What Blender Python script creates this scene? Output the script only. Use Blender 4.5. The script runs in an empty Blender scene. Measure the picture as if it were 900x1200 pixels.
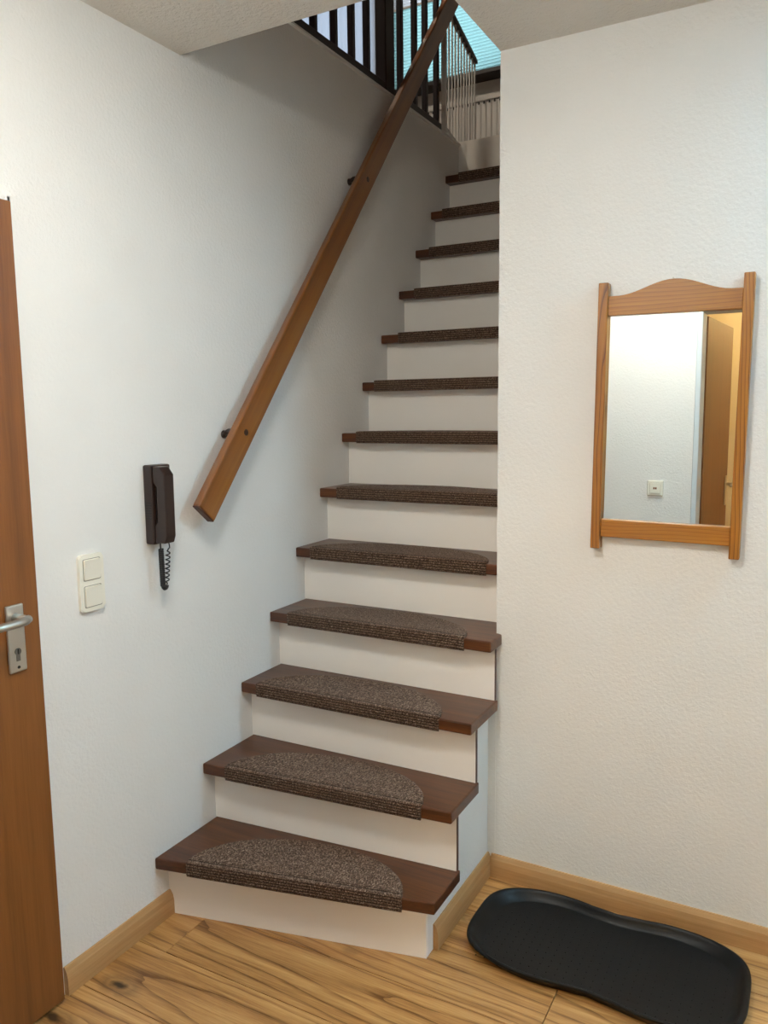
import bpy, bmesh, math, random
from mathutils import Vector, Matrix
random.seed(7)
scene = bpy.context.scene
COL = scene.collection

# ------------------------------------------------------------------ camera
CP = Vector((1.6586, -1.6828, 1.5102)); YAW, PITCH, ROLL, FPX = 0.5003, -0.1275, -0.0112, 926.24
fw = Vector((-math.sin(YAW)*math.cos(PITCH), math.cos(YAW)*math.cos(PITCH), math.sin(PITCH)))
rt = Vector((math.cos(YAW), math.sin(YAW), 0)); up = rt.cross(fw)
cr, sr = math.cos(ROLL), math.sin(ROLL)
R_, U_ = cr*rt + sr*up, -sr*rt + cr*up
cam_d = bpy.data.cameras.new('camera'); cam = bpy.data.objects.new('camera', cam_d); COL.objects.link(cam)
cam.matrix_world = Matrix(((R_.x, U_.x, -fw.x, CP.x), (R_.y, U_.y, -fw.y, CP.y), (R_.z, U_.z, -fw.z, CP.z), (0, 0, 0, 1)))
cam_d.sensor_fit = 'HORIZONTAL'; cam_d.sensor_width = 36.0; cam_d.lens = 36.0*FPX/900.0; cam_d.clip_start = 0.02
scene.camera = cam

# ------------------------------------------------------------------ sky and exposure
world = bpy.data.worlds.new('sky'); scene.world = world; world.use_nodes = True
bg = world.node_tree.nodes['Background']; bg.inputs['Color'].default_value = (0.74, 0.87, 1.0, 1); bg.inputs['Strength'].default_value = 6.0
vs = scene.view_settings; vs.view_transform = 'Standard'; vs.look = 'None'; vs.exposure = 0.0; vs.gamma = 1.0; vs.use_curve_mapping = False
LAMP_STRENGTH, ROOM_STRENGTH, PANEL_STRENGTH, LANDING_STRENGTH = 50.0, 62.0, 62.0, 200.0
def portal(name, loc, rot, sx, sy):
    d = bpy.data.lights.new(name, 'AREA'); d.shape = 'RECTANGLE'; d.size = sx; d.size_y = sy; d.cycles.is_portal = True
    o = bpy.data.objects.new(name, d); o.location = loc; o.rotation_euler = rot; COL.objects.link(o); return o

# ------------------------------------------------------------------ dimensions (metres)
RISE, GO = 0.2033, 0.1675
XT, XS, XJ, YW, H, YO, ZU = 0.8262, 0.781, 0.8075, 0.6012, 2.5275, 0.1623, 2.8387
FL = [-0.091, 0.131, 0.3336] + [GO*k for k in range(3, 13)]          # nosing at the left wall
FR = [0.0951, 0.2074, 0.3487, 0.5030] + [GO*k for k in range(4, 13)]   # nosing at the right end
NOSE, TT = 0.053, 0.035
YB, XE = -1.45, 3.3            # back wall, window wall
YTOP = GO*13                   # edge of the upper floor
YF = 3.5                       # far wall upstairs

# ------------------------------------------------------------------ material helpers
def lin(c):
    return tuple((v/255/12.92 if v/255 <= 0.04045 else ((v/255+0.055)/1.055)**2.4) for v in c) + (1,)
def mat(name):
    m = bpy.data.materials.new(name); m.use_nodes = True
    nt = m.node_tree; return m, nt, nt.nodes['Principled BSDF']
def node(nt, t, **kw):
    n = nt.nodes.new(t)
    for k, v in kw.items():
        if k in n.inputs: n.inputs[k].default_value = v
        else: setattr(n, k, v)
    return n
def bump(nt, b, src, strength, dist):
    n = node(nt, 'ShaderNodeBump', Strength=strength, Distance=dist)
    nt.links.new(src, n.inputs['Height']); nt.links.new(n.outputs[0], b.inputs['Normal']); return n
def ramp(nt, src, stops):
    r = nt.nodes.new('ShaderNodeValToRGB'); cr_ = r.color_ramp
    while len(cr_.elements) < len(stops): cr_.elements.new(0.5)
    for e, (p, c) in zip(cr_.elements, stops): e.position = p; e.color = c
    nt.links.new(src, r.inputs[0]); return r
def plain(name, rgb, rough=0.5, metal=0.0, noise=0.0):
    m, nt, b = mat(name); b.inputs['Base Color'].default_value = lin(rgb); b.inputs['Roughness'].default_value = rough; b.inputs['Metallic'].default_value = metal
    if noise:
        tc = node(nt, 'ShaderNodeTexCoord'); n = node(nt, 'ShaderNodeTexNoise', Scale=noise, Detail=3.0)
        nt.links.new(tc.outputs['Object'], n.inputs['Vector']); bump(nt, b, n.outputs['Fac'], 0.15, 0.001)
    return m
def plaster(name, rgb, scale=95.0, strength=0.75, dist=0.0026):
    m, nt, b = mat(name); tc = node(nt, 'ShaderNodeTexCoord')
    n = node(nt, 'ShaderNodeTexNoise', Scale=scale, Detail=4.0, Roughness=0.6); nt.links.new(tc.outputs['Object'], n.inputs['Vector'])
    n2 = node(nt, 'ShaderNodeTexNoise', Scale=1.7, Detail=3.0); nt.links.new(tc.outputs['Object'], n2.inputs['Vector'])
    d = tuple(int(v*0.975) for v in rgb)
    r = ramp(nt, n2.outputs['Fac'], [(0.35, lin(d)), (0.65, lin(rgb))])
    nt.links.new(r.outputs[0], b.inputs['Base Color']); b.inputs['Roughness'].default_value = 0.85
    bump(nt, b, n.outputs['Fac'], strength, dist); return m
def wood(name, dark, mid, light, axis=0, rough=0.4, ring=0.0, ring_scale=30.0, tilt=0.03, centre=(0.0, 0.0), distort=1.2, fine=0.35, broad=0.35, rand=False, coat=0.0, knots=False, stretch=1.0):
    """Wood with grain along `axis` of the object: fine fibres, broad tone streaks, growth rings round a slightly tilted pith, optional knots."""
    m, nt, b = mat(name); L = nt.links
    tc = node(nt, 'ShaderNodeTexCoord'); src = tc.outputs['Object']; ringsrc = src
    if rand:
        oi = node(nt, 'ShaderNodeObjectInfo')
        def shifted(vec):
            sub = node(nt, 'ShaderNodeMath', operation='SUBTRACT'); L.new(oi.outputs['Random'], sub.inputs[0]); sub.inputs[1].default_value = 0.5
            cb = node(nt, 'ShaderNodeCombineXYZ')
            for i in range(3): L.new(sub.outputs[0], cb.inputs[i])
            mu = node(nt, 'ShaderNodeVectorMath', operation='MULTIPLY'); L.new(cb.outputs[0], mu.inputs[0]); mu.inputs[1].default_value = vec
            ad = node(nt, 'ShaderNodeVectorMath', operation='ADD'); L.new(tc.outputs['Object'], ad.inputs[0]); L.new(mu.outputs[0], ad.inputs[1]); return ad.outputs[0]
        src = shifted((37.0, 53.0, 29.0)); v = [0.12, 0.12, 0.12]; v[axis] = 1.5; ringsrc = shifted(v)
    def stretched(s_along, s_across):
        mp = nt.nodes.new('ShaderNodeMapping'); sc = [s_across]*3; sc[axis] = s_along/stretch
        mp.inputs['Scale'].default_value = sc; L.new(src, mp.inputs['Vector']); return mp.outputs[0]
    nf = node(nt, 'ShaderNodeTexNoise', Scale=1.0, Detail=5.0, Roughness=0.7); L.new(stretched(7.0, 210.0), nf.inputs['Vector'])
    nb = node(nt, 'ShaderNodeTexNoise', Scale=1.0, Detail=4.0, Roughness=0.55, Distortion=0.4); L.new(stretched(1.3, 22.0), nb.inputs['Vector'])
    mp = nt.nodes.new('ShaderNodeMapping'); rot = [0, 0, 0]; rot[(axis+1) % 3] = tilt; rot[(axis+2) % 3] = tilt*0.5
    loc = [0, 0, 0]; loc[(axis+1) % 3] = centre[0]; loc[(axis+2) % 3] = centre[1]; sc = [1, 1, 1]; sc[axis] = 0.9
    mp.inputs['Location'].default_value = loc; mp.inputs['Rotation'].default_value = rot; mp.inputs['Scale'].default_value = sc; L.new(ringsrc, mp.inputs['Vector'])
    wn = node(nt, 'ShaderNodeTexNoise', Scale=1.0, Detail=2.0); mp2 = nt.nodes.new('ShaderNodeMapping'); sc2 = [14.0]*3; sc2[axis] = 2.5; mp2.inputs['Scale'].default_value = sc2
    L.new(ringsrc, mp2.inputs['Vector']); L.new(mp2.outputs[0], wn.inputs['Vector'])
    ws = node(nt, 'ShaderNodeVectorMath', operation='MULTIPLY_ADD'); L.new(wn.outputs['Color'], ws.inputs[0]); ws.inputs[1].default_value = (0.02*distort,)*3; L.new(mp.outputs[0], ws.inputs[2])
    wv = node(nt, 'ShaderNodeTexWave', wave_type='RINGS', rings_direction='XYZ'[axis], wave_profile='SAW'); wv.inputs['Scale'].default_value = ring_scale; wv.inputs['Distortion'].default_value = 0.0
    L.new(ws.outputs[0], wv.inputs['Vector'])
    thin = ramp(nt, wv.outputs['Fac'], [(0.0, (0, 0, 0, 1)), (0.10, (0.35, 0.35, 0.35, 1)), (0.30, (1, 1, 1, 1)), (1.0, (0.72, 0.72, 0.72, 1))])
    def madd(x, k, y):
        n = node(nt, 'ShaderNodeMath', operation='MULTIPLY_ADD'); L.new(x, n.inputs[0]); n.inputs[1].default_value = k
        if isinstance(y, float): n.inputs[2].default_value = y
        else: L.new(y, n.inputs[2])
        return n.outputs[0]
    f = madd(nf.outputs['Fac'], fine*2, 0.5-fine-broad-ring*0.72); f = madd(nb.outputs['Fac'], broad*2, f); f = madd(thin.outputs[0], ring, f)
    r = ramp(nt, f, [(0.22, lin(dark)), (0.5, lin(mid)), (0.78, lin(light))]); col = r.outputs[0]
    if knots:
        mp3 = nt.nodes.new('ShaderNodeMapping'); sc = [4.6]*3; sc[axis] = 2.2; mp3.inputs['Scale'].default_value = sc; L.new(src, mp3.inputs['Vector'])
        dn = node(nt, 'ShaderNodeTexNoise', Scale=16.0, Detail=3.0); L.new(src, dn.inputs['Vector'])
        kv = node(nt, 'ShaderNodeVectorMath', operation='MULTIPLY_ADD'); L.new(dn.outputs['Color'], kv.inputs[0]); kv.inputs[1].default_value = (0.16,)*3; L.new(mp3.outputs[0], kv.inputs[2])
        vo = node(nt, 'ShaderNodeTexVoronoi', Scale=1.0); L.new(kv.outputs[0], vo.inputs['Vector'])
        kr = ramp(nt, vo.outputs['Distance'], [(0.03, (0, 0, 0, 1)), (0.08, (0.8, 0.8, 0.8, 1)), (0.11, (0.62, 0.62, 0.62, 1)), (0.17, (1, 1, 1, 1))])
        mk = node(nt, 'ShaderNodeMix', data_type='RGBA'); L.new(kr.outputs[0], mk.inputs['Factor']); mk.inputs[6].default_value = lin(tuple(int(c*0.5) for c in dark)); L.new(col, mk.inputs[7]); col = mk.outputs[2]
    if rand:
        hs = node(nt, 'ShaderNodeHueSaturation'); vr = node(nt, 'ShaderNodeMapRange'); L.new(oi.outputs['Random'], vr.inputs[0])
        vr.inputs['To Min'].default_value = 0.9; vr.inputs['To Max'].default_value = 1.08
        L.new(vr.outputs[0], hs.inputs['Value']); L.new(col, hs.inputs['Color']); col = hs.outputs[0]
    L.new(col, b.inputs['Base Color']); b.inputs['Roughness'].default_value = rough
    if coat: b.inputs['Coat Weight'].default_value = coat; b.inputs['Coat Roughness'].default_value = 0.15
    bump(nt, b, nf.outputs['Fac'], 0.10, 0.0005)
    return m
def carpet(name):
    m, nt, b = mat(name); L = nt.links; tc = node(nt, 'ShaderNodeTexCoord')
    mp = nt.nodes.new('ShaderNodeMapping'); mp.inputs['Scale'].default_value = (260, 150, 260); L.new(tc.outputs['Object'], mp.inputs['Vector'])
    oi = node(nt, 'ShaderNodeObjectInfo'); ad = node(nt, 'ShaderNodeVectorMath', operation='ADD'); L.new(mp.outputs[0], ad.inputs[0])
    mm = node(nt, 'ShaderNodeMath', operation='MULTIPLY'); L.new(oi.outputs['Random'], mm.inputs[0]); mm.inputs[1].default_value = 500.0; L.new(mm.outputs[0], ad.inputs[1])
    n = node(nt, 'ShaderNodeTexNoise', Scale=1.0, Detail=3.0, Roughness=0.7); L.new(ad.outputs[0], n.inputs['Vector'])
    v = node(nt, 'ShaderNodeTexVoronoi', Scale=1.3); L.new(ad.outputs[0], v.inputs['Vector'])
    r = ramp(nt, n.outputs['Fac'], [(0.32, lin((38, 26, 19))), (0.46, lin((90, 69, 55))), (0.58, lin((126, 103, 87))), (0.72, lin((188, 166, 146)))])
    sx = node(nt, 'ShaderNodeSeparateXYZ'); L.new(tc.outputs['Object'], sx.inputs[0])        # darker yarn rows woven along the nosing edge
    z8 = node(nt, 'ShaderNodeMath', operation='MULTIPLY_ADD'); L.new(sx.outputs['Z'], z8.inputs[0]); z8.inputs[1].default_value = 2*math.pi/0.0082; z8.inputs[2].default_value = 0.35
    sz = node(nt, 'ShaderNodeMath', operation='SINE'); L.new(z8.outputs[0], sz.inputs[0])
    front = ramp(nt, sx.outputs['Y'], [(0.0, (1, 1, 1, 1)), (0.0008, (0, 0, 0, 1))])
    y8 = node(nt, 'ShaderNodeMath', operation='MULTIPLY'); L.new(sx.outputs['Y'], y8.inputs[0]); y8.inputs[1].default_value = 2*math.pi/0.0075
    sy = node(nt, 'ShaderNodeMath', operation='SINE'); L.new(y8.outputs[0], sy.inputs[0])
    near = ramp(nt, sx.outputs['Y'], [(0.016, (1, 1, 1, 1)), (0.018, (0, 0, 0, 1))])
    mx = node(nt, 'ShaderNodeMix', data_type='FLOAT'); L.new(front.outputs[0], mx.inputs[0]); L.new(sy.outputs[0], mx.inputs[2]); L.new(sz.outputs[0], mx.inputs[3])
    band = ramp(nt, mx.outputs[0], [(0.25, (0, 0, 0, 1)), (0.6, (1, 1, 1, 1))]); bn = node(nt, 'ShaderNodeMath', operation='MULTIPLY'); L.new(band.outputs[0], bn.inputs[0]); L.new(near.outputs[0], bn.inputs[1])
    bk = node(nt, 'ShaderNodeMath', operation='MULTIPLY'); L.new(bn.outputs[0], bk.inputs[0]); bk.inputs[1].default_value = 0.75
    mc = node(nt, 'ShaderNodeMix', data_type='RGBA'); L.new(bk.outputs[0], mc.inputs['Factor']); L.new(r.outputs[0], mc.inputs[6]); mc.inputs[7].default_value = lin((26, 18, 14))
    L.new(mc.outputs[2], b.inputs['Base Color']); b.inputs['Roughness'].default_value = 0.95; b.inputs['Sheen Weight'].default_value = 0.06
    b.inputs['Specular IOR Level'].default_value = 0.1
    bump(nt, b, v.outputs['Distance'], 0.8, 0.004); return m
def emitter(name, rgb, strength):
    m, nt, b = mat(name); b.inputs['Base Color'].default_value = lin((250, 246, 238)); b.inputs['Emission Color'].default_value = rgb; b.inputs['Emission Strength'].default_value = strength; return m
def pane_mat(name):
    m = bpy.data.materials.new(name); m.use_nodes = True; nt = m.node_tree; nt.nodes.clear()
    o = nt.nodes.new('ShaderNodeOutputMaterial'); t = nt.nodes.new('ShaderNodeBsdfTransparent'); g = node(nt, 'ShaderNodeBsdfGlossy', Roughness=0.02)
    x = nt.nodes.new('ShaderNodeMixShader'); x.inputs[0].default_value = 0.06
    nt.links.new(t.outputs[0], x.inputs[1]); nt.links.new(g.outputs[0], x.inputs[2]); nt.links.new(x.outputs[0], o.inputs[0]); return m
def sheer(name, tcol, dcol):
    m = bpy.data.materials.new(name); m.use_nodes = True; nt = m.node_tree; nt.nodes.clear()
    o = nt.nodes.new('ShaderNodeOutputMaterial'); t = nt.nodes.new('ShaderNodeBsdfTranslucent'); d = nt.nodes.new('ShaderNodeBsdfDiffuse'); a = nt.nodes.new('ShaderNodeAddShader')
    t.inputs['Color'].default_value = tcol; d.inputs['Color'].default_value = dcol
    nt.links.new(t.outputs[0], a.inputs[0]); nt.links.new(d.outputs[0], a.inputs[1]); nt.links.new(a.outputs[0], o.inputs[0]); return m

M = {}
M['wall'] = plaster('white_plaster', (236, 235, 232)); M['ceil'] = plaster('ceiling_plaster', (226, 221, 213), 70, 1.0, 0.006)
M['cream'] = plaster('cream_plaster', (244, 222, 176)); M['stairwhite'] = plain('riser_paint', (246, 241, 234), 0.45, 0, 60)
M['tread'] = wood('dark_stained_tread', (38, 17, 7), (80, 42, 17), (112, 64, 28), 0, 0.36, 0.14, 14.0, 0.02, (0.0, 0.3), 1.5, 0.26, 0.32, True, 0.1)
M['rail'] = wood('varnished_handrail', (84, 46, 14), (126, 74, 24), (152, 98, 38), 0, 0.3, 0.05, 20.0, 0.01, (0.1, 0.1), 1.0, 0.12, 0.42, False, 0.6, stretch=3.0)
M['railend'] = plain('handrail_end_grain', (72, 38, 24), 0.5)
M['plank'] = wood('oak_laminate', (112, 72, 34), (176, 128, 74), (208, 164, 106), 0, 0.38, 0.30, 10.0, 0.06, (0.0, 0.02), 2.0, 0.32, 0.36, True, 0.12, True)
M['base'] = wood('light_skirting', (150, 110, 66), (184, 142, 94), (204, 166, 118), 0, 0.45, 0.06, 25.0, 0.01, (0.1, 0.1), 1.0, 0.15, 0.3)
M['door'] = wood('walnut_door', (98, 56, 22), (128, 78, 34), (144, 92, 44), 2, 0.42, 0.06, 12.0, 0.01, (0.3, 0.2), 1.0, 0.2, 0.28)
M['pine_v'] = wood('pine_vertical', (96, 50, 10), (152, 92, 26), (176, 116, 42), 2, 0.35, 0.5, 34.0, 0.07, (0.0, 0.012), 1.1, 0.16, 0.16, True, 0.3)
M['pine_h'] = wood('pine_horizontal', (116, 66, 14), (162, 102, 30), (184, 126, 48), 0, 0.35, 0.28, 30.0, 0.02, (0.03, 0.05), 1.6, 0.2, 0.2, True, 0.3)
M['low_bounce'] = wood('low_bounce_brown', (58, 34, 18), (84, 52, 30), (104, 68, 42), 0, 0.5, 0.05, 12.0, 0.01, (0.3, 0.2), 1.0, 0.2, 0.25)  # dark brown given to unseen landing surfaces to reduce bounce into the stairwell
M['carpet'] = carpet('brown_flecked_carpet')
M['black'] = plain('black_tray_plastic', (15, 16, 17), 0.40, 0, 90)
M['phone'] = plain('dark_brown_plastic', (42, 27, 22), 0.32); M['phonedark'] = plain('black_plastic', (16, 14, 14), 0.4)
M['switch'] = plain('cream_switch_plastic', (236, 232, 218), 0.35); M['steel'] = plain('brushed_nickel', (196, 192, 184), 0.32, 0.9)
M['dark'] = plain('near_black', (14, 13, 13), 0.5); M['railing'] = plain('dark_railing_paint', (40, 32, 36), 0.4); M['white'] = plain('white_lacquer', (232, 231, 228), 0.4)
M['brownedge'] = plain('brown_board_edge', (70, 40, 26), 0.5); M['frame'] = plain('dark_window_frame', (44, 38, 36), 0.4); M['doorframe'] = plain('pale_grey_frame', (206, 214, 218), 0.45)
M['mirror'] = plain('mirror_silver', (232, 236, 234), 0.0, 1.0); M['pane'] = pane_mat('window_pane')
M['cyan'] = sheer('cyan_pleated_fabric', (0.135, 0.215, 0.205, 1), (0.2, 0.3, 0.31, 1)); M['curtain'] = sheer('white_sheer_fabric', (0.098, 0.112, 0.132, 1), (0.4, 0.4, 0.4, 1))
M['gap_filter'] = sheer('added_daylight_filter', (0.17, 0.17, 0.17, 1), (0.4, 0.4, 0.4, 1))  # translucent white for the sheet added across the window gap to weaken sky light
M['glow'] = emitter('opal_lamp_glass', (1.0, 0.975, 0.90, 1), LAMP_STRENGTH); M['glow2'] = emitter('warm_lamp_glass', (1.0, 0.80, 0.50, 1), ROOM_STRENGTH); M['glow4'] = emitter('landing_lamp_glass', (1.0, 0.88, 0.70, 1), LANDING_STRENGTH); M['glow3'] = emitter('cool_panel_diffuser', (0.46, 0.78, 1.0, 1), PANEL_STRENGTH)
M['gap'] = plain('switch_gap', (150, 146, 132), 0.5); M['brass'] = plain('brass', (226, 206, 166), 0.35, 0.5); M['screw'] = plain('plug_brown', (40, 18, 10), 0.5); M['copper'] = plain('copper_contact', (120, 74, 40), 0.4)

M['black'].node_tree.nodes['Principled BSDF'].inputs['Specular IOR Level'].default_value = 0.22

# ------------------------------------------------------------------ mesh helpers
def obj(name, bm, m, parent=None, smooth=False):
    me = bpy.data.meshes.new(name); bmesh.ops.recalc_face_normals(bm, faces=bm.faces[:]); bm.to_mesh(me); bm.free()
    if smooth:
        for p in me.polygons: p.use_smooth = True
    me.materials.append(m); o = bpy.data.objects.new(name, me); COL.objects.link(o)
    if parent: o.parent = parent
    return o
def box(bm, x0, x1, y0, y1, z0, z1, bev=0.0, seg=2):
    v = [bm.verts.new(p) for p in ((x0, y0, z0), (x1, y0, z0), (x1, y1, z0), (x0, y1, z0), (x0, y0, z1), (x1, y0, z1), (x1, y1, z1), (x0, y1, z1))]
    fs = [bm.faces.new([v[i] for i in q]) for q in ((3, 2, 1, 0), (4, 5, 6, 7), (0, 1, 5, 4), (1, 2, 6, 5), (2, 3, 7, 6), (3, 0, 4, 7))]
    if bev: bmesh.ops.bevel(bm, geom=list({e for f in fs for e in f.edges}), offset=bev, segments=seg, affect='EDGES', profile=0.5)
    return bm
def mbox(*a, **k): return box(bmesh.new(), *a, **k)
def prism(pts, z0, z1, bev=0.0, ax='z', seg=2):
    """Extrude a polygon: pts in the plane across `ax`, from z0 to z1 along it."""
    bm = bmesh.new()
    def P(a, b, c): return {'z': (a, b, c), 'x': (c, a, b), 'y': (a, c, b)}[ax]
    lo = [bm.verts.new(P(a, b, z0)) for a, b in pts]; hi = [bm.verts.new(P(a, b, z1)) for a, b in pts]
    n = len(pts); bm.faces.new(lo[::-1]); bm.faces.new(hi)
    for i in range(n): bm.faces.new((lo[i], lo[(i+1) % n], hi[(i+1) % n], hi[i]))
    if bev: bmesh.ops.bevel(bm, geom=bm.edges[:], offset=bev, segments=seg, affect='EDGES', profile=0.5)
    return bm
def tube(bm, path, rad, n=8, cap=True):
    pts = [Vector(p) for p in path]; rings = []; ref = None
    for i, p in enumerate(pts):
        t = (pts[min(i+1, len(pts)-1)] - pts[max(i-1, 0)]).normalized()
        if ref is None: ref = Vector((0, 0, 1)) if abs(t.z) < 0.9 else Vector((1, 0, 0))
        a = (ref - t*ref.dot(t)).normalized(); ref = a; b = t.cross(a); r = rad[i] if isinstance(rad, (list, tuple)) else rad
        rings.append([bm.verts.new(p + a*math.cos(2*math.pi*k/n)*r + b*math.sin(2*math.pi*k/n)*r) for k in range(n)])
    for A, B in zip(rings, rings[1:]):
        for k in range(n): bm.faces.new((A[k], A[(k+1) % n], B[(k+1) % n], B[k]))
    if cap: bm.faces.new(rings[0][::-1]); bm.faces.new(rings[-1])
    return bm
def lathe(bm, prof, c, ax='z', n=24):
    rings = []
    for r, h in prof:
        ring = []
        for k in range(n):
            a = 2*math.pi*k/n; u, v = r*math.cos(a), r*math.sin(a)
            ring.append(bm.verts.new(Vector(c) + Vector({'z': (u, v, h), 'x': (h, u, v), 'y': (u, h, v)}[ax])))
        rings.append(ring)
    for A, B in zip(rings, rings[1:]):
        for k in range(n): bm.faces.new((A[k], A[(k+1) % n], B[(k+1) % n], B[k]))
    bm.faces.new(rings[0][::-1]); bm.faces.new(rings[-1]); return bm
def thing(name, label, cat, loc=(0, 0, 0), group=None, rot=(0, 0, 0)):
    o = bpy.data.objects.new(name, None); COL.objects.link(o); o.location = loc; o.rotation_euler = rot; o['label'] = label; o['category'] = cat
    o.empty_display_size = 0.05
    if group: o['group'] = group
    return o
def tag(o, label, cat, group=None):
    o['label'] = label; o['category'] = cat
    if group: o['group'] = group
    return o
def struct(name, bm, m, label, cat, parent=None, smooth=False):
    o = obj(name, bm, m, parent, smooth)
    if not parent: o['kind'] = 'structure'; o['label'] = label; o['category'] = cat
    return o

# ------------------------------------------------------------------ the setting
# subfloor with separate laminate planks running across the hall
floor = struct('floor', mbox(-0.12, XE+0.1, -1.6, YW+0.1, -0.06, -0.012), M['dark'], 'golden oak laminate floor of the hall', 'floor')
PW, PL, GAP = 0.199, 1.285, 0.0009
row_y = [-0.379 + PW*k for k in range(-6, 5)]
starts = {-1: 0.62, 0: 1.02, 1: 0.117, 2: 1.137, 3: 0.40}
pm = None
def plank(x0, x1, y0, y1):
    global pm
    full = abs(x1-x0-PL) < 1e-4 and abs(y1-y0-PW) < 1e-4
    b = mbox(GAP - (x1-x0)/2, (x1-x0)/2 - GAP, GAP - (y1-y0)/2, (y1-y0)/2 - GAP, -0.012, 0.0, 0.0008, 1)
    if full and pm: b.free(); o = bpy.data.objects.new('plank', pm); COL.objects.link(o); o.parent = floor
    else:
        o = obj('plank', b, M['plank'], floor)
        if full: pm = o.data
    o.location = ((x0+x1)/2, (y0+y1)/2, 0.0); return o
for k, y0 in zip(range(-6, 5), row_y):
    y1 = min(y0+PW, YW); ya = max(y0, YB)
    if y1 - ya < 0.01: continue
    x = starts.get(k, random.uniform(0.1, 1.2)) - PL
    while x < XE:
        xa, xb = max(x, 0.0), min(x+PL, XE)
        if xb - xa > 0.02: plank(xa, xb, ya, y1)
        x += PL
# hall walls
wl = struct('wall_left', mbox(-0.12, 0.0, -1.6, YTOP, -0.06, ZU-0.012), M['wall'], 'white woodchip plaster wall beside the stairs with the handrail', 'wall')
jc = obj('junction_cover', lathe(bmesh.new(), [(0.052, 0.0), (0.052, 0.0006), (0.047, 0.0011), (0.0, 0.0011)][:3], (0, -0.38, 2.372), 'x', 40), M['wall'], wl); jc['label'] = 'round painted-over junction cover'
struct('wall_right', mbox(XJ, XE+0.1, YW, YW+0.11, -0.06, H), M['wall'], 'white woodchip plaster wall the pine mirror hangs on', 'wall')
struct('wall_stairwell', mbox(XJ, XJ+0.11, YW+0.11, YF, -0.06, ZU-0.028), M['wall'], 'white wall closing the far side of the stairwell', 'wall')
# end wall
struct('wall_end', mbox(XE, XE+0.1, -1.6, YW, -0.06, H), M['wall'], 'white wall at the far end of the hall', 'wall')
def window(name, axis, c, a0, a1, z0, z1, label, mull=(), fmat='frame', depth=0.05):
    fr = bmesh.new(); t = 0.055
    def bar(p0, p1, q0, q1):
        if axis == 'x': box(fr, c, c+depth, p0, p1, q0, q1, 0.004, 1)
        else: box(fr, p0, p1, c, c+depth, q0, q1, 0.004, 1)
    bar(a0, a1, z0, z0+t); bar(a0, a1, z1-t, z1); bar(a0, a0+t, z0+t, z1-t); bar(a1-t, a1, z0+t, z1-t)
    for mx in mull: bar(mx-t/2, mx+t/2, z0+t, z1-t)
    w = struct(name, fr, M[fmat], label, 'window')
    edges = [a0+t] + [e for mx in mull for e in (mx-t/2, mx+t/2)] + [a1-t]
    for i in range(0, len(edges), 2):
        g = 0.006
        if axis == 'x': b = mbox(c+depth*0.45, c+depth*0.55, edges[i]-g, edges[i+1]+g, z0+t-g, z1-t+g)
        else: b = mbox(edges[i]-g, edges[i+1]+g, c+depth*0.45, c+depth*0.55, z0+t-g, z1-t+g)
        obj('pane', b, M['pane'], w)
    return w
# back wall with doorway (seen in the mirror)
DX0, DX1, DZ = 1.115, 1.99, 2.0
bm = bmesh.new(); box(bm, -0.12, DX0, YB-0.13, YB, -0.06, H); box(bm, DX1, XE+0.1, YB-0.13, YB, -0.06, H); box(bm, DX0, DX1, YB-0.13, YB, DZ, H)
struct('wall_back', bm, M['wall'], 'white plaster wall with a doorway facing the mirror', 'wall')
bm = bmesh.new(); j = 0.008
box(bm, DX0-j, DX0+0.018, YB-0.145, YB+0.012, 0, DZ-0.018, 0.003, 1); box(bm, DX1-0.018, DX1+j, YB-0.145, YB+0.012, 0, DZ-0.018, 0.003, 1); box(bm, DX0-j, DX1+j, YB-0.145, YB+0.012, DZ-0.018, DZ+j, 0.003, 1)
struct('trim_1', bm, M['doorframe'], 'pale grey steel door frame around the open doorway', 'door frame')
# ceiling with the stair opening
bm = bmesh.new()
box(bm, -0.12, XE+0.1, -1.6, YO, H, ZU-0.03); box(bm, XJ, XE+0.1, YO, YW+0.11, H, ZU-0.03)
struct('ceiling', bm, M['ceil'], 'rough white plaster ceiling of the hall with the stair opening', 'ceiling')
# side room behind the camera
bm = bmesh.new(); box(bm, 0.3, 3.4, -3.6, -1.6, -0.06, 0.0)
struct('floor_room', bm, M['plank'], 'laminate floor of the side room', 'floor')
bm = bmesh.new(); box(bm, 0.3, 3.4, -3.7, -3.6, -0.06, H)
struct('wall_room_back', bm, M['cream'], 'cream wall of the side room', 'wall')
bm = bmesh.new(); box(bm, 0.2, 0.3, -3.7, YB-0.13, -0.06, H)
struct('wall_room_left', bm, M['cream'], 'cream side wall of the side room', 'wall')
bm = bmesh.new(); box(bm, 3.4, 3.5, -3.7, YB-0.13, -0.06, H)
struct('wall_room_right', bm, M['cream'], 'cream wall of the side room opposite its open door', 'wall')
bm = bmesh.new(); box(bm, 0.2, 3.5, -3.7, -1.6, H, H+0.1)
struct('ceiling_room', bm, M['ceil'], 'plaster ceiling of the side room', 'ceiling')
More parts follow.
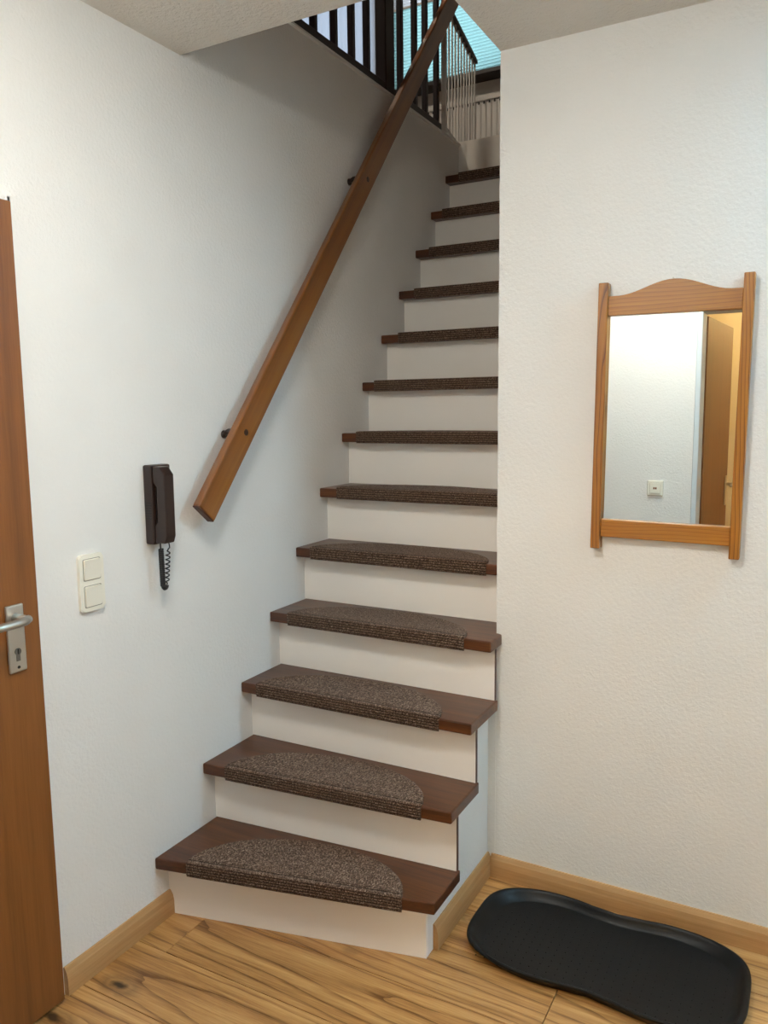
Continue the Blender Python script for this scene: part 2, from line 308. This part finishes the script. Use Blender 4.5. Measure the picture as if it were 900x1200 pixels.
# upper floor
UX0, UX1, UZ = -2.6, 2.6, ZU+2.45
bm = bmesh.new()
box(bm, UX0, -0.12, -1.2, YF, ZU-0.2, ZU-0.012); box(bm, -0.12, XJ+0.11, YTOP, YF, ZU-0.2, ZU)
box(bm, XJ+0.0, UX1, -1.2, YF, ZU-0.028, ZU); box(bm, UX0, XJ, -1.2, YO, ZU-0.028, ZU)
struct('floor_upper', bm, M['tread'], 'landing floor at the head of the stairs', 'floor')
W1 = (-1.08, -0.12); W2 = (-2.45, -1.16); UZ0, UZ1 = ZU+0.845, ZU+1.75
bm = bmesh.new()
for a in ((UX0, W2[0], ZU-0.2, UZ), (W2[1], W1[0], ZU-0.2, UZ), (W1[1], UX1, ZU-0.2, UZ), (W2[0], W2[1], ZU-0.2, UZ0), (W1[0], W1[1], ZU-0.2, UZ0), (W2[0], W2[1], UZ1, UZ), (W1[0], W1[1], UZ1, UZ)):
    box(bm, a[0], a[1], YF, YF+0.1, a[2], a[3])
struct('wall_upper_far', bm, M['wall'], 'white window wall of the landing above the radiator', 'wall')
struct('wall_upper_left', mbox(UX0-0.1, UX0, -1.2, YF+0.1, ZU-0.2, UZ), M['wall'], 'white left wall of the landing', 'wall')
struct('wall_upper_right', mbox(UX1, UX1+0.1, -1.2, YF+0.1, ZU-0.03, UZ), M['low_bounce'], 'unseen right wall of the landing, darkened to cut bounce light', 'wall')
struct('wall_upper_front', mbox(UX0-0.1, UX1+0.1, -1.3, -1.2, ZU-0.03, UZ), M['low_bounce'], 'unseen wall of the landing facing the windows, darkened to cut bounce light', 'wall')
struct('ceiling_upper', mbox(UX0-0.1, UX1+0.1, -1.3, YF+0.1, UZ, UZ+0.1), M['low_bounce'], 'unseen ceiling above the landing, darkened to cut bounce light', 'ceiling')
window('window_1', 'y', YF+0.03, W1[0], W1[1], UZ0, UZ1, 'landing window with dark frame above the radiator', (), 'frame')
window('window_2', 'y', YF+0.03, W2[0], W2[1], UZ0, UZ1, 'landing window with dark frame behind white fabric', (), 'frame')
portal('daylight_landing', ((W1[0]+W1[1])/2, YF+0.02, (UZ0+UZ1)/2), (-math.pi/2, 0, 0), W1[1]-W1[0], UZ1-UZ0)
portal('daylight_landing_side', ((W2[0]+W2[1])/2, YF+0.02, (UZ0+UZ1)/2), (-math.pi/2, 0, 0), W2[1]-W2[0], UZ1-UZ0)
struct('trim_2', mbox(W1[0]-0.05, W1[1]+0.05, YF-0.12, YF+0.03, UZ0-0.03, UZ0, 0.004, 1), M['frame'], 'dark window sill above the white radiator', 'window sill')
struct('trim_3', mbox(W2[0]-0.05, W2[1]+0.02, YF-0.12, YF+0.03, UZ0-0.03, UZ0, 0.004, 1), M['frame'], 'dark window sill under the white fabric', 'window sill')
struct('trim_4', mbox(-0.05, 0.012, YO+0.45, YTOP, ZU-0.0118, ZU-0.0035), M['white'], 'thin white edge strip under the dark railing', 'edge strip')

# baseboards
def skirt_profile(t, h): return [(0, 0), (t, 0), (t, h*0.55), (t*0.8, h*0.8), (t*0.35, h), (0, h)]
HB = 0.0755
b = bmesh.new()
def skirt(name, x0, y0, x1, y1, nx, ny, label, ends=True):
    """Skirting from (x0,y0) to (x1,y1), foot sticking out along (nx,ny); local x runs along the board."""
    L = math.hypot(x1-x0, y1-y0); o = struct(name, prism(skirt_profile(0.016, HB), 0, L, ax='x'), M['base'], label, 'baseboard')
    d = Vector(((x1-x0)/L, (y1-y0)/L, 0)); n = Vector((nx, ny, 0))
    o.matrix_world = Matrix(((d.x, n.x, 0, x0), (d.y, n.y, 0, y0), (0, 0, 1, 0), (0, 0, 0, 1))); return o
YD = -0.443      # free edge of the closed door
skirt('baseboard_left', 0, YD+0.018, 0, -0.034, 1, 0, 'light wood baseboard between the brown door and the lowest stair')
skirt('baseboard_stair', XS, 0.183, XS, YW, 1, 0, 'short light wood baseboard along the side of the lowest stairs')
skirt('baseboard_right', XS+0.016, YW, XE, YW, 0, -1, 'light wood baseboard behind the black tray')
o = struct('baseboard_back', mbox(0, DX0-j, YB, YB+0.014, 0, HB, 0.002, 1), M['base'], 'light wood baseboard under the wall socket', 'baseboard')

# ------------------------------------------------------------------ staircase
st = thing('staircase', 'steep closed staircase with dark brown treads and cream risers', 'staircase')
def edge_y(k, x, off=0.0):        # y of nosing k (0-based) at x
    return FL[k] + (FR[k]-FL[k])*x/XT + off if k < 13 else YTOP - NOSE + off + 0*x
for k in range(13):
    z1 = RISE*(k+1); z0 = z1-TT
    back = (lambda x: edge_y(k+1, x, NOSE+0.012)) if k < 12 else (lambda x: YTOP+0.012)
    if k < 3: pts = [(0.001, edge_y(k, 0)), (XT, edge_y(k, XT)), (XT, back(XT)), (0.001, back(0))]
    elif k == 3: pts = [(0.001, edge_y(k, 0)), (XT, edge_y(k, XT)), (XT, YW-0.001), (XJ-0.001, YW-0.001), (XJ-0.001, back(XJ)), (0.001, back(0))]
    else: pts = [(0.001, edge_y(k, 0)), (XJ-0.001, edge_y(k, XJ)), (XJ-0.001, back(XJ)), (0.001, back(0))]
    obj('tread', prism(pts, z0, z1, 0.004, seg=2), M['tread'], st)
for k in range(14):
    z0 = RISE*k; z1 = RISE*(k+1)-(TT if k < 13 else 0.001)
    xr = XS if k == 0 else (0.819 if k < 4 else XJ-0.002)
    if k < 13: f = lambda x, o_=0.0: edge_y(k, x, NOSE+o_)
    else: f = lambda x, o_=0.0: YTOP+o_-0.002
    bt = 0.012
    o = obj('riser', prism([(0.001, f(0)), (xr, f(xr)), (xr, f(xr, bt)), (0.001, f(0, bt))], z0+(0.0005 if k else 0.0), z1, 0.0), M['stairwhite'], st)
    if 1 <= k <= 3:   # dark edge band on the free end of the riser board
        e = obj('edge_band', prism([(xr, f(xr)+0.0005), (xr+0.0015, f(xr)+0.0005), (xr+0.0015, f(xr, bt)), (xr, f(xr, bt))], z0, z1), M['brownedge'], o); e['label'] = 'dark brown edge band'
# plastered side under the lowest treads
pts = [(edge_y(0, XS, NOSE+0.0122), 0.0)]
for k in range(4):
    ya = edge_y(k, XS, NOSE+0.0122); pts.append((ya, RISE*(k+1)-TT-0.0005))
    yb = min(edge_y(k+1, XS, NOSE+0.0122), YW); pts.append((yb, RISE*(k+1)-TT-0.0005))
    if yb >= YW: break
pts.append((YW, 0.0))
q = [pts[0]]
for p_ in pts[1:]:
    if (Vector(p_)-Vector(q[-1])).length > 1e-5: q.append(p_)
o = obj('side_panel', prism(q, XS-0.05, XS, ax='x'), M['wall'], st); o['label'] = 'white plastered side below the treads'

obj('closing_strip', mbox(XS-0.05, XJ-0.0004, YW, YW+0.05, 0, RISE*4-TT-0.001), M['wall'], st)

# ------------------------------------------------------------------ stair mats
def mat_bm(W=0.652, D=0.196, h=0.007):
    bm = bmesh.new(); NU = 64; cols = []; rnd = random.Random(3)
    for i in range(NU+1):
        u = -1 + 2*i/NU; a = abs(u)
        d = 0.016 + (D-0.016)*max(0.0, 1-a**2.3)**0.62
        d += 0.0018*math.sin(i*1.7)*(1-a) + rnd.uniform(-0.001, 0.001)
        pr = [(d, 0.0), (d+0.001, h*0.55), (d-0.005, h)]
        for s in (0.85, 0.68, 0.5, 0.34, 0.2): pr.append((max(d*s, 0.012), h + rnd.uniform(-0.0007, 0.0007)))
        pr += [(0.010, h), (0.006, h-0.0022), (0.002, h), (-0.003, h-0.001), (-h+0.001, h-0.0045), (-h+0.0018, 0.001)]
        for r_ in range(4):
            zz = -0.003 - 0.0082*r_; pr += [(-h, zz), (-h, zz-0.0046), (-h+0.0045, zz-0.0064)]
        pr += [(-h+0.002, -0.038), (-0.0008, -0.0385)]
        x = u*W/2*(1+0.012*math.sin(9*u)*0.2)
        cols.append([bm.verts.new((x, y, z)) for y, z in pr])
    for A, B in zip(cols, cols[1:]):
        for k in range(len(A)-1): bm.faces.new((A[k], A[k+1], B[k+1], B[k]))
    for A in (cols[0], cols[-1]):
        try: bm.faces.new(A)
        except ValueError: pass
    return bm
ORD = ['lowest tread, just above the floor', 'second tread from the floor', 'third tread from the floor', 'fourth tread from the floor', 'fifth tread from the floor', 'sixth tread from the floor', 'seventh tread from the floor']
ORD += ['eighth tread from the floor', 'fifth tread below the landing', 'fourth tread below the landing', 'third tread below the landing', 'second tread below the landing', 'topmost tread under the landing']
mdata = None
MX = [(0.105, 0.738), (0.087, 0.737), (0.066, 0.725), (0.079, 0.739), (0.067, 0.745), (0.08, 0.738), (0.07, 0.73), (0.06, 0.72), (0.085, 0.74), (0.079, 0.735), (0.072, 0.73), (0.062, 0.72), (0.072, 0.73)]
for k in range(13):
    xa, xb = MX[k]; xc = (xa+xb)/2; ang = math.atan2(FR[k]-FL[k], XT)
    if mdata is None: o = obj('stair_mat', mat_bm(), M['carpet'], None, True); mdata = o.data
    else: o = bpy.data.objects.new('stair_mat', mdata); COL.objects.link(o)
    o.location = (xc, edge_y(k, xc), RISE*(k+1)+0.0002); o.rotation_euler = (0, 0, ang); o.scale = ((xb-xa)/math.cos(ang)/0.652, 1.0 if k < 2 else 0.97, 1)
    tag(o, 'brown flecked half-moon carpet mat on the ' + ORD[k], 'stair mat', 'stair mats, one on each tread')

# ------------------------------------------------------------------ wall handrail
X0, RA, RB, RZ, RS = 0.045, 0.027, 0.0863, 1.1379, 1.1919
cl = 1/math.hypot(1, RS); dvec = Vector((0, cl, RS*cl)); nvec = Vector((0, -RS*cl, cl))
Y_end, Y_top = 0.082, 2.10
hr = thing('handrail', 'long varnished brown wooden handrail sloping up the left wall', 'handrail')
org = Vector((X0, Y_end, RZ+RS*Y_end)); Lr = (Y_top-Y_end)/cl
def rail_obj(name, bm, m, smooth=False, parent=hr):
    o = obj(name, bm, m, parent, smooth)   # local: x along the rail, y across (from wall), z normal
    o.matrix_world = Matrix(((dvec.x, 1, nvec.x, org.x), (dvec.y, 0, nvec.y, org.y), (dvec.z, 0, nvec.z, org.z), (0, 0, 0, 1))); return o
rail_obj('rail', mbox(0.004, Lr, 0, RA, -RB, 0, 0.005, 3), M['rail'])
e = rail_obj('end_cap', mbox(0.0, 0.006, 0.001, RA-0.001, -RB+0.001, -0.001, 0.002, 1), M['railend']); e['label'] = 'dark end grain'
for s_, yy in ((0.30, 0), (1.55, 0)):
    bm = bmesh.new(); c = org + dvec*s_ - nvec*0.022
    tube(bm, [(0.0, c.y+0.0, c.z-0.01), (X0*0.5, c.y, c.z), (X0+0.01, c.y, c.z)], 0.0085, 12)
    lathe(bm, [(0.013, 0.0003), (0.013, 0.004), (0.009, 0.009)], (0, c.y, c.z-0.01), 'x', 20)
    br = obj('bracket', bm, M['phone'], hr, True)
    pc = org + dvec*(s_+0.012) - nvec*RB*0.5
    pl_ = obj('screw_plug', lathe(bmesh.new(), [(0.0105, -0.001), (0.0105, 0.0006), (0.009, 0.001)], (X0+RA, pc.y, pc.z), 'x', 16), M['screw'], hr, True)

# ------------------------------------------------------------------ brown door in the left wall
DT = 0.024
d1 = struct('door_1', mbox(0.002, DT, YD-0.86, YD, 0.008, 1.992, 0.002, 1), M['door'], 'closed brown wood-grain door in the left wall', 'door')
fr = bmesh.new(); box(fr, 0.0, 0.012, YD, YD+0.006, 0, 2.004); box(fr, 0.0, 0.012, YD-0.9, YD+0.006, 1.9935, 2.01)
o = obj('door_frame', fr, M['white'], d1); o['label'] = 'white steel frame edge'
hp = obj('handle_plate', mbox(DT, DT+0.008, -0.536, -0.490, 0.907, 1.069, 0.003, 2), M['steel'], d1); hp['label'] = 'brushed metal handle plate'
bm = bmesh.new(); hy, hz = -0.512, 1.037
lathe(bm, [(0.0125, 0.008), (0.0115, 0.03), (0.011, 0.045)], (DT, hy, hz), 'x', 20)
tube(bm, [(DT+0.043, hy+0.008, hz+0.001), (DT+0.05, hy-0.006, hz), (DT+0.052, hy-0.03, hz-0.001), (DT+0.05, hy-0.08, hz-0.002), (DT+0.046, hy-0.125, hz-0.003)], [0.0095, 0.0108, 0.0102, 0.0092, 0.0085], 14)
obj('lever', bm, M['steel'], hp, True)
bm = bmesh.new(); lathe(bm, [(0.0085, 0.008), (0.0085, 0.0092)], (DT, -0.513, 0.957), 'x', 20); box(bm, DT+0.008, DT+0.0091, -0.518, -0.508, 0.934, 0.955)
kc = obj('lock_cylinder', bm, plain('dull_cylinder', (120, 116, 110), 0.4, 0.8), hp)
obj('keyhole', mbox(DT+0.0091, DT+0.0098, -0.5145, -0.5115, 0.951, 0.963), M['dark'], hp)
obj('screw', lathe(bmesh.new(), [(0.0038, 0.008), (0.0034, 0.0094)], (DT, -0.513, 0.919), 'x', 14), M['dark'], hp)

# ------------------------------------------------------------------ double light switch
sw = thing('light_switch', 'cream double rocker light switch on the wall beside the brown door', 'light switch', (0, -0.2655, 1.072))
def rr(y0, y1, z0, z1, x0, x1, r):
    pts = []
    for cy, cz, a0 in ((y1-r, z1-r, 0), (y0+r, z1-r, 90), (y0+r, z0+r, 180), (y1-r, z0+r, 270)):
        for t in range(6): a = math.radians(a0+18*t); pts.append((cy+r*math.cos(a), cz+r*math.sin(a)))
    return prism(pts, x0, x1, ax='x')
b = rr(-0.0395, 0.0395, -0.0755, 0.0755, 0.0, 0.010, 0.010); top = [e for e in b.edges if all(v.co.x > 0.009 for v in e.verts)]
bmesh.ops.bevel(b, geom=top, offset=0.003, segments=2, affect='EDGES'); obj('cover_frame', b, M['switch'], sw)
for zc in (0.0355, -0.0355):
    g = rr(-0.0285, 0.0285, zc-0.029, zc+0.029, 0.0095, 0.0104, 0.004); obj('rocker_gap', g, M['gap'], sw)
    b = bmesh.new(); x_ = 0.0105
    b = rr(-0.0268, 0.0268, zc-0.0273, zc+0.0273, x_-0.001, x_+0.004, 0.004)
    for v in b.verts:
        if v.co.x > x_+0.002: v.co.x += 0.0018*(v.co.z-zc)/0.027; v.co.y *= 0.965; v.co.z = zc+(v.co.z-zc)*0.965
    obj('rocker', b, M['switch'], sw)

# ------------------------------------------------------------------ intercom handset
ph = thing('intercom_phone', 'dark brown wall intercom handset with a coiled cord', 'intercom', (0, 0, 0))
obj('base', mbox(0.0, 0.033, -0.062, 0.014, 1.141, 1.366, 0.005, 2), M['phone'], ph)
gl = bmesh.new()
for i in range(7): box(gl, 0.005, 0.028, -0.0628, -0.0615, 1.214+0.0075*i, 1.2175+0.0075*i)
obj('speaker_slots', gl, M['phonedark'], ph)
# handset: a bridge shape in the x-z plane, gap towards the base in the middle
hs = [(0.034, 1.362), (0.060, 1.362), (0.078, 1.340), (0.077, 1.165), (0.070, 1.146), (0.034, 1.146), (0.034, 1.196), (0.050, 1.203), (0.050, 1.307), (0.034, 1.315)]
b = prism([(x, z) for x, z in hs], -0.058, -0.021, 0.003, ax='y', seg=2); obj('handset', b, M['phone'], ph)
obj('cradle', mbox(0.0325, 0.036, -0.05, -0.006, 1.20, 1.31), M['phonedark'], ph)
bm = bmesh.new(); N = 260; pth = []
tube(bm, [(0.04, -0.046, 1.146), (0.04, -0.046, 1.128)], 0.0022, 6)
for i in range(N+1):                      # tight strand hanging from the base
    t = i/N; a = 2*math.pi*26*t; pth.append((0.04+0.0062*math.cos(a), -0.045+0.0062*math.sin(a)+0.002*t, 1.128-0.108*t))
tube(bm, pth, 0.0021, 5)
pth = []
for i in range(25): t = i/24; a = math.pi*t; pth.append((0.04, -0.042+0.013*(1-math.cos(a))*0.5, 1.020-0.008*math.sin(a)))
tube(bm, pth, 0.0062, 8)
pth = []; N = 150
for i in range(N+1):                      # looser strand running up to the handset
    t = i/N; a = 2*math.pi*8*t; r_ = 0.0058*min(1, 8*t, 8*(1-t)); pth.append((0.042+0.01*t+r_*math.cos(a), -0.030+r_*math.sin(a)+0.001*t, 1.022+0.104*t))
pth += [(0.055, -0.026, 1.13), (0.06, -0.032, 1.138), (0.06, -0.034, 1.15)]
tube(bm, pth, 0.0019, 6); obj('coiled_cord', bm, M['phonedark'], ph, True)

# ------------------------------------------------------------------ pine mirror on the right wall
ZM = 1.48; XM = 1.3025
mi = thing('wall_mirror', 'tall mirror in a golden pine frame with an arched top', 'mirror', (XM, YW, ZM), rot=(0, 0.0105, 0))
HW, PWD, DEP = 0.1965, 0.0265, 0.034
for s in (-1, 1):
    x0, x1 = (-HW, -HW+PWD) if s < 0 else (HW-PWD, HW)
    o = obj('side_post', mbox(-PWD/2, PWD/2, -DEP, 0, -0.370, 0.370, 0.0025, 2), M['pine_v'], mi); o.location = ((x0+x1)/2, 0, 0)
IN = HW-PWD
top = [(-IN, 0.281), (IN, 0.281)]
for i in range(25):
    u = 1-2*i/24; top.append((IN*u, 0.3335 + 0.035*(0.5+0.5*math.cos(math.pi*min(1, abs(u)/0.86)))**1.0))
o = obj('top_rail', prism(top, -0.026, -0.006, 0.0015, ax='y', seg=1), M['pine_h'], mi); o['label'] = 'arched top rail'
obj('bottom_rail', mbox(-IN, IN, -0.026, -0.006, -0.336, -0.285, 0.002, 2), M['pine_h'], mi)
o = obj('mirror_glass', mbox(-IN, IN, -0.012, -0.006, -0.285, 0.281), M['mirror'], mi); o['label'] = 'clear mirror glass'
obj('backing_board', mbox(-IN, IN, -0.006, -0.002, -0.33, 0.32), M['brownedge'], mi)
o = obj('hanging_nail', tube(bmesh.new(), [(-0.004, 0.0, 0.372), (-0.004, -0.016, 0.372)], 0.0022, 8), M['steel'], mi)

# ------------------------------------------------------------------ black boot tray
def tray_outline(scale_x, scale_y, n=120):
    pts = []; a_, b_ = 0.371*scale_x, 0.200*scale_y
    for i in range(n):
        t = 2*math.pi*i/n; c, s = math.cos(t), math.sin(t); ex = 2/3.6
        x = a_*math.copysign(abs(c)**ex, c); y = b_*math.copysign(abs(s)**ex, s)
        w = 1 - 0.115*math.exp(-(x/(a_*0.30))**2)
        pts.append((x, y*w + 0.004*x/a_*(-1 if y < 0 else 1)))
    return pts
bm = bmesh.new(); rings = []
def shrink(ix, iy): return tray_outline((0.371-ix)/0.371, (0.200-iy)/0.200)
for ix, iy, z in ((0.034, 0.020, 0.0), (0.004, 0.003, 0.022), (0.0, 0.0, 0.026), (0.001, 0.001, 0.031), (0.005, 0.004, 0.0325), (0.011, 0.007, 0.031), (0.018, 0.011, 0.024), (0.038, 0.021, 0.007), (0.045, 0.027, 0.0045)):
    rings.append([bm.verts.new((x, y, z)) for x, y in shrink(ix, iy)])
for A, B in zip(rings, rings[1:]):
    for k in range(len(A)): bm.faces.new((A[k], A[(k+1) % len(A)], B[(k+1) % len(A)], B[k]))
bm.faces.new(rings[0][::-1]); bm.faces.new(rings[-1])
tr = thing('boot_tray', 'black plastic boot tray with wavy rim lying on the floor by the wall', 'tray', (1.2125, 0.3585, 0.0005), rot=(0, 0, -0.006))
obj('tray_pan', bm, M['black'], tr, True)
bm = bmesh.new()
for i in range(-13, 14):
    for jj in range(-6, 7):
        x, y = i*0.024, jj*0.025
        if abs(x) < 0.318 and abs(y) < 0.155: lathe(bm, [(0.0022, 0.0043), (0.0016, 0.0057)], (x, y, 0), 'z', 6)
o = obj('grip_studs', bm, M['black'], tr); o['kind'] = 'stuff'

# ------------------------------------------------------------------ landing railing, gate, blinds, radiator
ra = thing('landing_railing', 'dark banister railing with square bars along the landing edge', 'railing', (0, YO, ZU))
obj('bottom_rail', mbox(-0.045, 0.0, 0.25, 1.81, -0.003, 0.036, 0.003, 1), M['railing'], ra)
obj('top_rail', mbox(-0.05, 0.005, -0.30, 1.815, 0.90, 0.94, 0.006, 2), M['railing'], ra)
bar_m = None
for yy in (0.36, 0.478, 0.595, 0.735, 0.875, 1.005, 1.125, 1.42, 1.56, 1.67, 1.795):
    if bar_m is None: o = obj('baluster', mbox(-0.012, 0.012, -0.012, 0.012, 0.036, 0.90, 0.002, 1), M['railing'], ra); bar_m = o.data
    else: o = bpy.data.objects.new('baluster', bar_m); COL.objects.link(o); o.parent = ra
    o.location = (-0.022, yy, 0)
obj('newel_post', mbox(-0.05, 0.002, 1.245, 1.325, -0.003, 0.98, 0.004, 1), M['railing'], ra)
g0 = Vector((0.0, 2.02, ZU)); g1 = Vector((-0.122, 2.70, ZU)); ga = math.atan2(g1.y-g0.y, g1.x-g0.x); gl_ = (g1-g0).length
gt = thing('stair_gate', 'white barred gate with dark top rail standing open on the landing', 'gate', (-0.004, 2.022, ZU), rot=(0, 0, ga))
obj('top_rail', mbox(-0.005, gl_+0.01, -0.014, 0.014, 0.590, 0.612, 0.004, 1), M['railing'], gt)
obj('bottom_rail', mbox(0.0, gl_, -0.011, 0.011, 0.012, 0.034, 0.003, 1), M['white'], gt)
gm = None
for i in range(11):
    if gm is None: o = obj('gate_bar', tube(bmesh.new(), [(0, 0, 0.034), (0, 0, 0.590)], 0.0048, 8), M['white'], gt); gm = o.data
    else: o = bpy.data.objects.new('gate_bar', gm); COL.objects.link(o); o.parent = gt
    o.location = (0.01 + i*(gl_-0.02)/10, 0, 0)
obj('hinge_post', mbox(-0.032, -0.008, -0.012, 0.012, 0.0, 0.60, 0.002, 1), M['white'], gt)
# pleated blind hanging free in front of the pane, gap above it filled by a sheet added to dim the daylight
def pleats(x0, x1, z0, z1, n, depth):
    bm = bmesh.new(); prev = None
    for i in range(n*2+1):
        z = z0+(z1-z0)*i/(n*2); y = depth*(i % 2); cur = (bm.verts.new((x0, y, z)), bm.verts.new((x1, y, z)))
        if prev: bm.faces.new((prev[0], prev[1], cur[1], cur[0]))
        prev = cur
    return bm
bl = thing('pleated_blind', 'pale cyan pleated blind over the landing window', 'blind', (0, YF-0.02, UZ0))
obj('pleated_fabric', pleats(W1[0]+0.01, W1[1]-0.01, 0.004, 0.54, 26, 0.014), M['cyan'], bl)
obj('daylight_filter', pleats(W1[0]+0.01, W1[1]-0.01, 0.556, 0.90, 17, 0.014), M['gap_filter'], bl)  # added sheet, stands in for the bright open gap above the blind
obj('head_rail', mbox(W1[0]+0.01, W1[1]-0.01, -0.003, 0.018, 0.54, 0.556, 0.002, 1), M['white'], bl)
cu = thing('sheer_curtain', 'white sheer curtain glowing behind the banister bars', 'curtain', (0, YF-0.05, UZ0-0.0))
bm = bmesh.new(); prev = None
for i in range(161):
    x = W2[0]+(W2[1]+0.04-W2[0])*i/160; y = 0.011*math.sin(i*0.55)+0.004*math.sin(i*0.21); cur = (bm.verts.new((x, y, 0.004)), bm.verts.new((x, y, 0.95)))
    if prev: bm.faces.new((prev[0], cur[0], cur[1], prev[1]))
    prev = cur
obj('curtain_fabric', bm, M['curtain'], cu, True)
obj('curtain_rod', tube(bmesh.new(), [(W2[0]-0.05, 0, 0.96), (W2[1]+0.06, 0, 0.96)], 0.012, 12), M['steel'], cu, True)
rd = thing('radiator', 'white panel radiator below the landing window', 'radiator', (-0.30, YF-0.075, ZU))
RWD = 0.62
obj('panel_back', mbox(-RWD, RWD, 0.03, 0.05, 0.10, 0.70, 0.004, 1), M['white'], rd)
bm = bmesh.new(); pr = []; nf = 34
for i in range(nf):
    x = -RWD + 2*RWD*i/nf; w = 2*RWD/nf; pr += [(x, 0.0), (x+w*0.28, 0.0), (x+w*0.4, -0.009), (x+w*0.88, -0.009)]
pr += [(RWD, 0.0), (RWD, 0.012), (-RWD, 0.012)]
obj('front_panel', prism(pr, 0.13, 0.66), M['white'], rd)
obj('top_grille', mbox(-RWD, RWD, -0.012, 0.052, 0.665, 0.70, 0.004, 1), M['white'], rd)
slot = bmesh.new()
for i in range(nf): x = -RWD + 2*RWD*(i+0.6)/nf; box(slot, x-0.006, x+0.006, -0.0128, -0.0118, 0.645, 0.663)
o = obj('vent_slots', slot, M['dark'], rd); o['kind'] = 'stuff'
for s in (-1, 1): obj('wall_bracket', mbox(s*0.45-0.015, s*0.45+0.015, 0.05, 0.075, 0.2, 0.6), M['white'], rd)

# ------------------------------------------------------------------ what the mirror shows: socket, open door, lamps
so = thing('wall_socket', 'small square cream antenna socket seen in the mirror', 'socket', (0.928, YB, 1.091))
b = bmesh.new(); box(b, -0.0405, 0.0405, 0.0, 0.009, -0.0405, 0.0405, 0.004, 2); obj('cover_frame', b, M['switch'], so)
b = bmesh.new(); box(b, -0.0275, 0.0275, 0.009, 0.0125, -0.0275, 0.0275, 0.002, 2); obj('cover_plate', b, M['switch'], so)
b = bmesh.new(); box(b, -0.0085, -0.001, 0.0125, 0.0135, -0.0055, 0.0055); box(b, 0.001, 0.0085, 0.0125, 0.0135, -0.0055, 0.0055); obj('contact', b, M['copper'], so)
HX, HY = DX0+0.004, YB-0.155
ld = Vector((0.069, -0.997, 0)).normalized(); la = math.atan2(ld.y, ld.x)
d2 = struct('door_2', mbox(0.0, 0.76, -0.02, 0.02, 0.01, 1.975, 0.002, 1), wood('brown_open_door', (104, 60, 30), (134, 82, 44), (148, 94, 54), 2, 0.4, 0.05, 12.0, 0.01, (0.3, 0.2), 1.0, 0.15, 0.2), 'brown door standing open into the warm-lit side room', 'door')
d2.location = (HX, HY, 0); d2.rotation_euler = (0, 0, la)
for s in (-1, 1):
    p_ = obj('handle_plate', mbox(0.675, 0.715, min(s*0.02, s*0.028), max(s*0.02, s*0.028), 0.92, 1.10, 0.003, 1), M['brass'], d2)
    bm = bmesh.new(); tube(bm, [(0.695, s*0.028, 1.05), (0.695, s*0.07, 1.05), (0.68, s*0.075, 1.05), (0.57, s*0.072, 1.05)], 0.009, 10); obj('lever', bm, M['brass'], p_, True)
def lamp(name, loc, r, h, m, label):
    t = thing(name, label, 'ceiling lamp', loc)
    obj('canopy', lathe(bmesh.new(), [(r*0.55, 0.0), (r*0.55, -0.02), (r*0.4, -0.024)], (0, 0, 0), 'z', 32), M['white'], t, True)
    pr = [(r*0.96, -0.022)] + [(r*math.cos(a), -0.03-(h-0.03)*math.sin(a)) for a in [math.radians(x) for x in range(0, 90, 9)]]
    obj('opal_shade', lathe(bmesh.new(), pr, (0, 0, 0), 'z', 40), m, t, True); return t
lamp('ceiling_lamp', (0.95, -0.92, H), 0.21, 0.085, M['glow'], 'round opal ceiling lamp above the foot of the stairs')
lamp('ceiling_lamp', (-0.8, 1.0, UZ), 0.12, 0.12, M['glow4'], 'opal ceiling lamp above the landing')
lamp('ceiling_lamp', (1.72, -3.2, H), 0.17, 0.16, M['glow2'], 'warm opal ceiling lamp in the side room')
pn = thing('panel_lamp', 'square cool white panel lamp on the hall ceiling', 'ceiling lamp', (2.35, 0.395, H))
obj('rim', mbox(-0.2, 0.2, -0.2, 0.2, -0.022, 0.0, 0.003, 1), M['white'], pn)
obj('diffuser', mbox(-0.185, 0.185, -0.185, 0.185, -0.0235, -0.0215), M['glow3'], pn)
